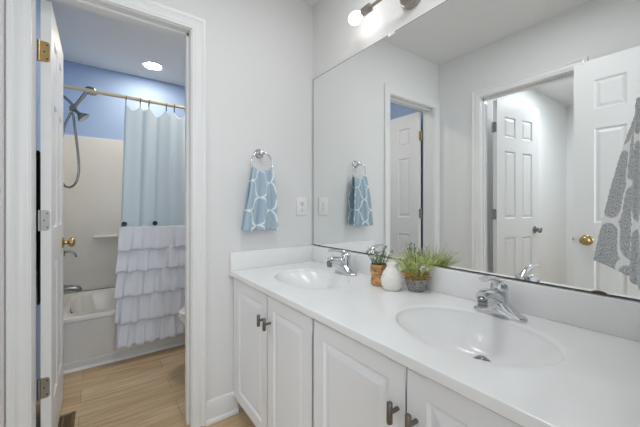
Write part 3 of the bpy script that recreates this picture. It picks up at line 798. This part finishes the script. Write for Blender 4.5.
fp = [b, b+d*.05, b+d*.06, b+d*.075, b+d*.092, b+d*.10]; tube(bm, fp, [.014, .014, .022, .034, .046, .046], 24); part('fixed_head', bm, 'dchrome', sh, 50)
bm = BM(); d = Vector((0, .50, .87)).normalized(); e = b+d*.185
tube(bm, [b-d*.03, b, b+d*.07, b+d*.155, e], [.013, .014, .0125, .014, .018], 16); part('hand_shower_handle', bm, 'dchrome', sh, 50)
bm = BM(); hd = Vector((.15, .95, .10)).normalized(); nn = Vector((.25, -.14, -.95)).normalized()
c0 = e+hd*.022
tube(bm, [c0-nn*.018, c0-nn*.012, c0+nn*.004, c0+nn*.016], [.022, .040, .046, .042], 26); part('hand_shower_head', bm, 'dchrome', sh, 50)
bm = BM(); hose = smooth_path([(SX, -1.298, 1.875), (SX, -1.290, 1.80), (SX+.01, -1.275, 1.65), (SX+.02, -1.262, 1.50), (SX+.02, -1.262, 1.40), (SX+.02, -1.280, 1.32), (SX+.01, -1.315, 1.285), (SX, -1.350, 1.30), (SX, -1.372, 1.36), (SX, -1.375, 1.55), (SX, -1.35, 1.75), (SX, -1.31, 1.875)], 8)
tube(bm, hose, [.0085+.0006*(i % 2) for i in range(len(hose))], 10); part('hose', bm, 'dchrome', sh, 50)

# ------------------------------------------------------------------ shower rod, hooks and ruffled curtain
RX, RZ = -1.0, 1.932
rod = thing('shower_rod', 'beige tension rod across the tub room carrying the curtain', 'rod', (RX, -.66, RZ))
bm = BM(); tube(bm, [(RX, W+.012, RZ), (RX, .088, RZ)], .0125, 18); part('rod_tube', bm, 'rod', rod)
for y0, ax in ((W+.0005, 'y'), (.0995, '-y')):
    bm = BM(); lathe(bm, [(.026, 0), (.026, .008), (.018, .02), (.013, .03)], (RX, y0, RZ), ax, 24); part('end_cap', bm, 'rod', rod)
HY = [-.972, -.882, -.825, -.705, -.648, -.565, -.49, -.42, -.36, -.30]
bm = BM(); torus(bm, (RX, 0, RZ-.010), .023, .0022, 'y', n=28, m=8); torus(bm, (RX, 0, RZ-.043), .010, .0022, 'y', n=20, m=8)
hk = solo('curtain_hook', bm, 'hook', 'dark metal curtain ring at the free edge of the shower curtain', 'curtain ring', (RX, 0, RZ), 180, 'curtain rings on the shower rod')
ordn = ['second', 'third', 'fourth', 'fifth', 'sixth', 'seventh', 'eighth', 'ninth', 'last']
hk.location.y = HY[0]
for i, y in enumerate(HY[1:]):
    o = hk.copy(); COL.objects.link(o); o.location.y = y; o['label'] = 'dark metal curtain ring, %s along the rod from the free edge' % ordn[i]
cur = thing('shower_curtain', 'pale blue shower curtain with tiered ruffles and black buttons', 'curtain', (-.98, -.65, .135))
CYA, CYB = -1.000, -.27
def sheet(z0, z1, ya0, ya1, amp0, amp1, freq, x0, x1, ph, NU=150, NV=30, top=None, jag=0, lowers=None):
    bm = BM(); rows = []
    for j in range(NV+1):
        q = j/NV; row = []
        for i in range(NU+1):
            u = i/NU
            y = (ya0+(ya1-ya0)*q)+(CYB-(ya0+(ya1-ya0)*q))*u
            am = amp0+(amp1-amp0)*q
            wv = math.sin(u*freq+ph)*.6+math.sin(u*freq*1.73+ph*2.1)*.3+math.sin(u*freq*.45+ph)*.4
            x = x0+(x1-x0)*q+am*wv
            y += am*.5*math.cos(u*freq*1.3+ph)
            z = z0+(z1-z0)*q
            if top and q < .25: z -= top(y)*(1-q/.25)
            if jag: z += jag*q*math.sin(u*freq*.9+ph*3)
            row.append(bm.verts.new((x, y, z)))
        rows.append(row)
    for j in range(NV):
        for i in range(NU): bm.faces.new((rows[j][i], rows[j][i+1], rows[j+1][i+1], rows[j+1][i]))
    return bm
def sagf(y):
    ys = HY
    for a, b in zip(ys, ys[1:]):
        if a <= y <= b: k = (y-a)/(b-a); return .9*(b-a)*.55*math.sin(PI*k)+.002
    return .01
bm = sheet(1.888, .86, -.985, -1.018, .014, .022, 34, RX, -.992, .4, top=sagf, NV=60)
part('upper_panel', bm, 'curtain', cur, 180)
tiers = [(.985, .815), (.830, .660), (.675, .482), (.500, .294), (.312, .128)]
for i, (za, zb) in enumerate(tiers):
    bm = sheet(za, zb, -1.018-.002*i, -1.034-.003*i, .005, .015, 50+5*i, -.972, -.957+.004*i, 1.3*i+.5, NU=260, NV=14, jag=.007)
    part('ruffle', bm, 'ruffle', cur, 180, label='%s ruffle tier from the top, paler than the upper panel' % ['first', 'second', 'third', 'fourth', 'lowest'][i])
for y in (-.985, -.79, -.42):
    bm = BM(); lathe(bm, [(.016, 0), (.017, .003), (.014, .006), (.010, .0045), (.001, .0045)], (-.955, y, 1.008), 'x', 20); part('button', bm, 'button', cur, 50, label='black button')
for o in cur.children:
    if o.name.startswith(('upper_panel', 'ruffle')):
        s = o.modifiers.new('solid', 'SOLIDIFY'); s.thickness = .0012

# ------------------------------------------------------------------ toilet
toi = thing('toilet', 'white toilet whose bowl edge shows beside the shower curtain', 'toilet', (-.58, -.28, 0))
tx = -.575
def egg(cx, y0, y1, wd, z, n=40, off=0):
    pts = []
    for i in range(n):
        a = 2*PI*i/n; cy = y0+(y1-y0)*.55
        ry = (cy-y0) if math.sin(a) < 0 else (y1-cy)
        pts.append((cx+wd*.5*math.cos(a), cy+ry*math.sin(a), z))
    return pts
bm = BM(); loops(bm, [egg(tx, -.57, -.06, .22, 0), egg(tx, -.56, -.06, .20, .05), egg(tx, -.55, -.06, .19, .15), egg(tx, -.62, -.06, .27, .27), egg(tx, -.68, -.08, .34, .345), egg(tx, -.695, -.09, .36, .375), egg(tx, -.695, -.09, .36, .392)])
part('bowl', bm, 'porcelain', toi, 60)
bm = BM(); loops(bm, [egg(tx, -.698, -.14, .365, .393), egg(tx, -.702, -.14, .37, .400), egg(tx, -.698, -.14, .365, .411)]); part('seat', bm, 'porcelain', toi, 50)
bm = BM(); loops(bm, [egg(tx, -.696, -.14, .362, .412), egg(tx, -.700, -.14, .368, .420), egg(tx, -.68, -.15, .34, .430)]); part('lid', bm, 'porcelain', toi, 50)
bm = BM(); box(bm, tx-.2, tx+.2, -.12, .08, .36, .70, .025, 4); tk = part('tank', bm, 'porcelain', toi)
bm = BM(); box(bm, tx-.21, tx+.21, -.13, .09, .70, .735, .012, 3); part('tank_lid', bm, 'porcelain', tk)
bm = BM(); tube(bm, [(tx-.13, -.12, .64), (tx-.13, -.14, .64), (tx-.08, -.145, .632)], .006, 10); part('flush_lever', bm, 'dchrome', tk)

# ------------------------------------------------------------------ recessed light, black towel, floor register, trim strip
rl = thing('recessed_light', 'round recessed ceiling light glowing above the bathtub', 'light', (-1.555, -.73, H))
bm = BM(); lathe(bm, [(.085, 0), (.085, .003), (.078, .006), (.066, .003), (.066, 0)], (-1.555, -.73, H-.006), 'z', 40, False); part('trim_ring', bm, 'trim', rl)
bm = BM(); lathe(bm, [(.066, 0), (.066, .004)], (-1.555, -.73, H-.0045), 'z', 40); part('lens', bm, 'can', rl, 30, label='glowing white lens')
rl_fill = copy_tree(rl); rl_fill.location = (-.60, -.42, H); rl_fill['label'] = 'added unseen recessed light brightening the curtain and tub room floor'  # second can, added out of view to brighten the curtain and floor
tb = thing('towel_bar', 'chrome bar on the blue wall behind the opened bathroom door', 'towel bar', (-.60, W, 1.395))
bm = BM(); tube(bm, [(-.92, W+.038, 1.385), (-.28, W+.038, 1.385)], .007, 12); part('bar', bm, 'dchrome', tb)
for x in (-.92, -.28):
    bm = BM(); lathe(bm, [(.022, .0005), (.02, .008), (.010, .012), (.010, .045), (.001, .048)], (x, W, 1.385), 'y', 20); part('bar_bracket', bm, 'dchrome', tb)
bm = BM()
box(bm, -.86, -.34, W+.046, W+.053, .655, 1.394, .003, 2); box(bm, -.86, -.34, W+.024, W+.030, .80, 1.394, .003, 2); box(bm, -.86, -.34, W+.024, W+.053, 1.3925, 1.400, .003, 2)
for v in bm.verts: v.co.y += .003*math.sin(v.co.x*30)
solo('bath_towel', bm, 'black', 'black bath towel seen in the hinge gap behind the bathroom door', 'towel', (-.60, W+.038, .65))
vn = thing('floor_register', 'brown metal floor register on the planks beside the bathroom door', 'vent', (-.39, -1.285, 0))
bm = BM()
X0, X1, Y0, Y1 = -.512, -.262, -1.338, -1.236
box(bm, X0, X1, Y0, Y0+.018, .0005, .006, .002); box(bm, X0, X1, Y1-.018, Y1, .0005, .006, .002); box(bm, X0, X0+.018, Y0, Y1, .0005, .006, .002); box(bm, X1-.018, X1, Y0, Y1, .0005, .006, .002)
part('frame', bm, 'vent', vn)
bm = BM()
for i in range(17): 
    x = X0+.024+i*.0126; box(bm, x, x+.005, Y0+.016, Y1-.016, .0012, .0045)
box(bm, X0+.016, X1-.016, -1.290, -1.284, .0012, .0050); part('slats', bm, 'vent', vn)
bm = BM(); box(bm, X0+.016, X1-.016, Y0+.016, Y1-.016, .0003, .0011); part('duct_opening', bm, 'dark', vn, None, label='dark duct under the slats')
bm = BM(); loops(bm, [[(TX1-.006, y, 0), (TX1+.010, y, 0), (TX1+.009, y, .006), (TX1+.002, y, .014), (TX1-.006, y, .016)] for y in (W, .10)]); struct('trim_7', bm, 'trim', 40)
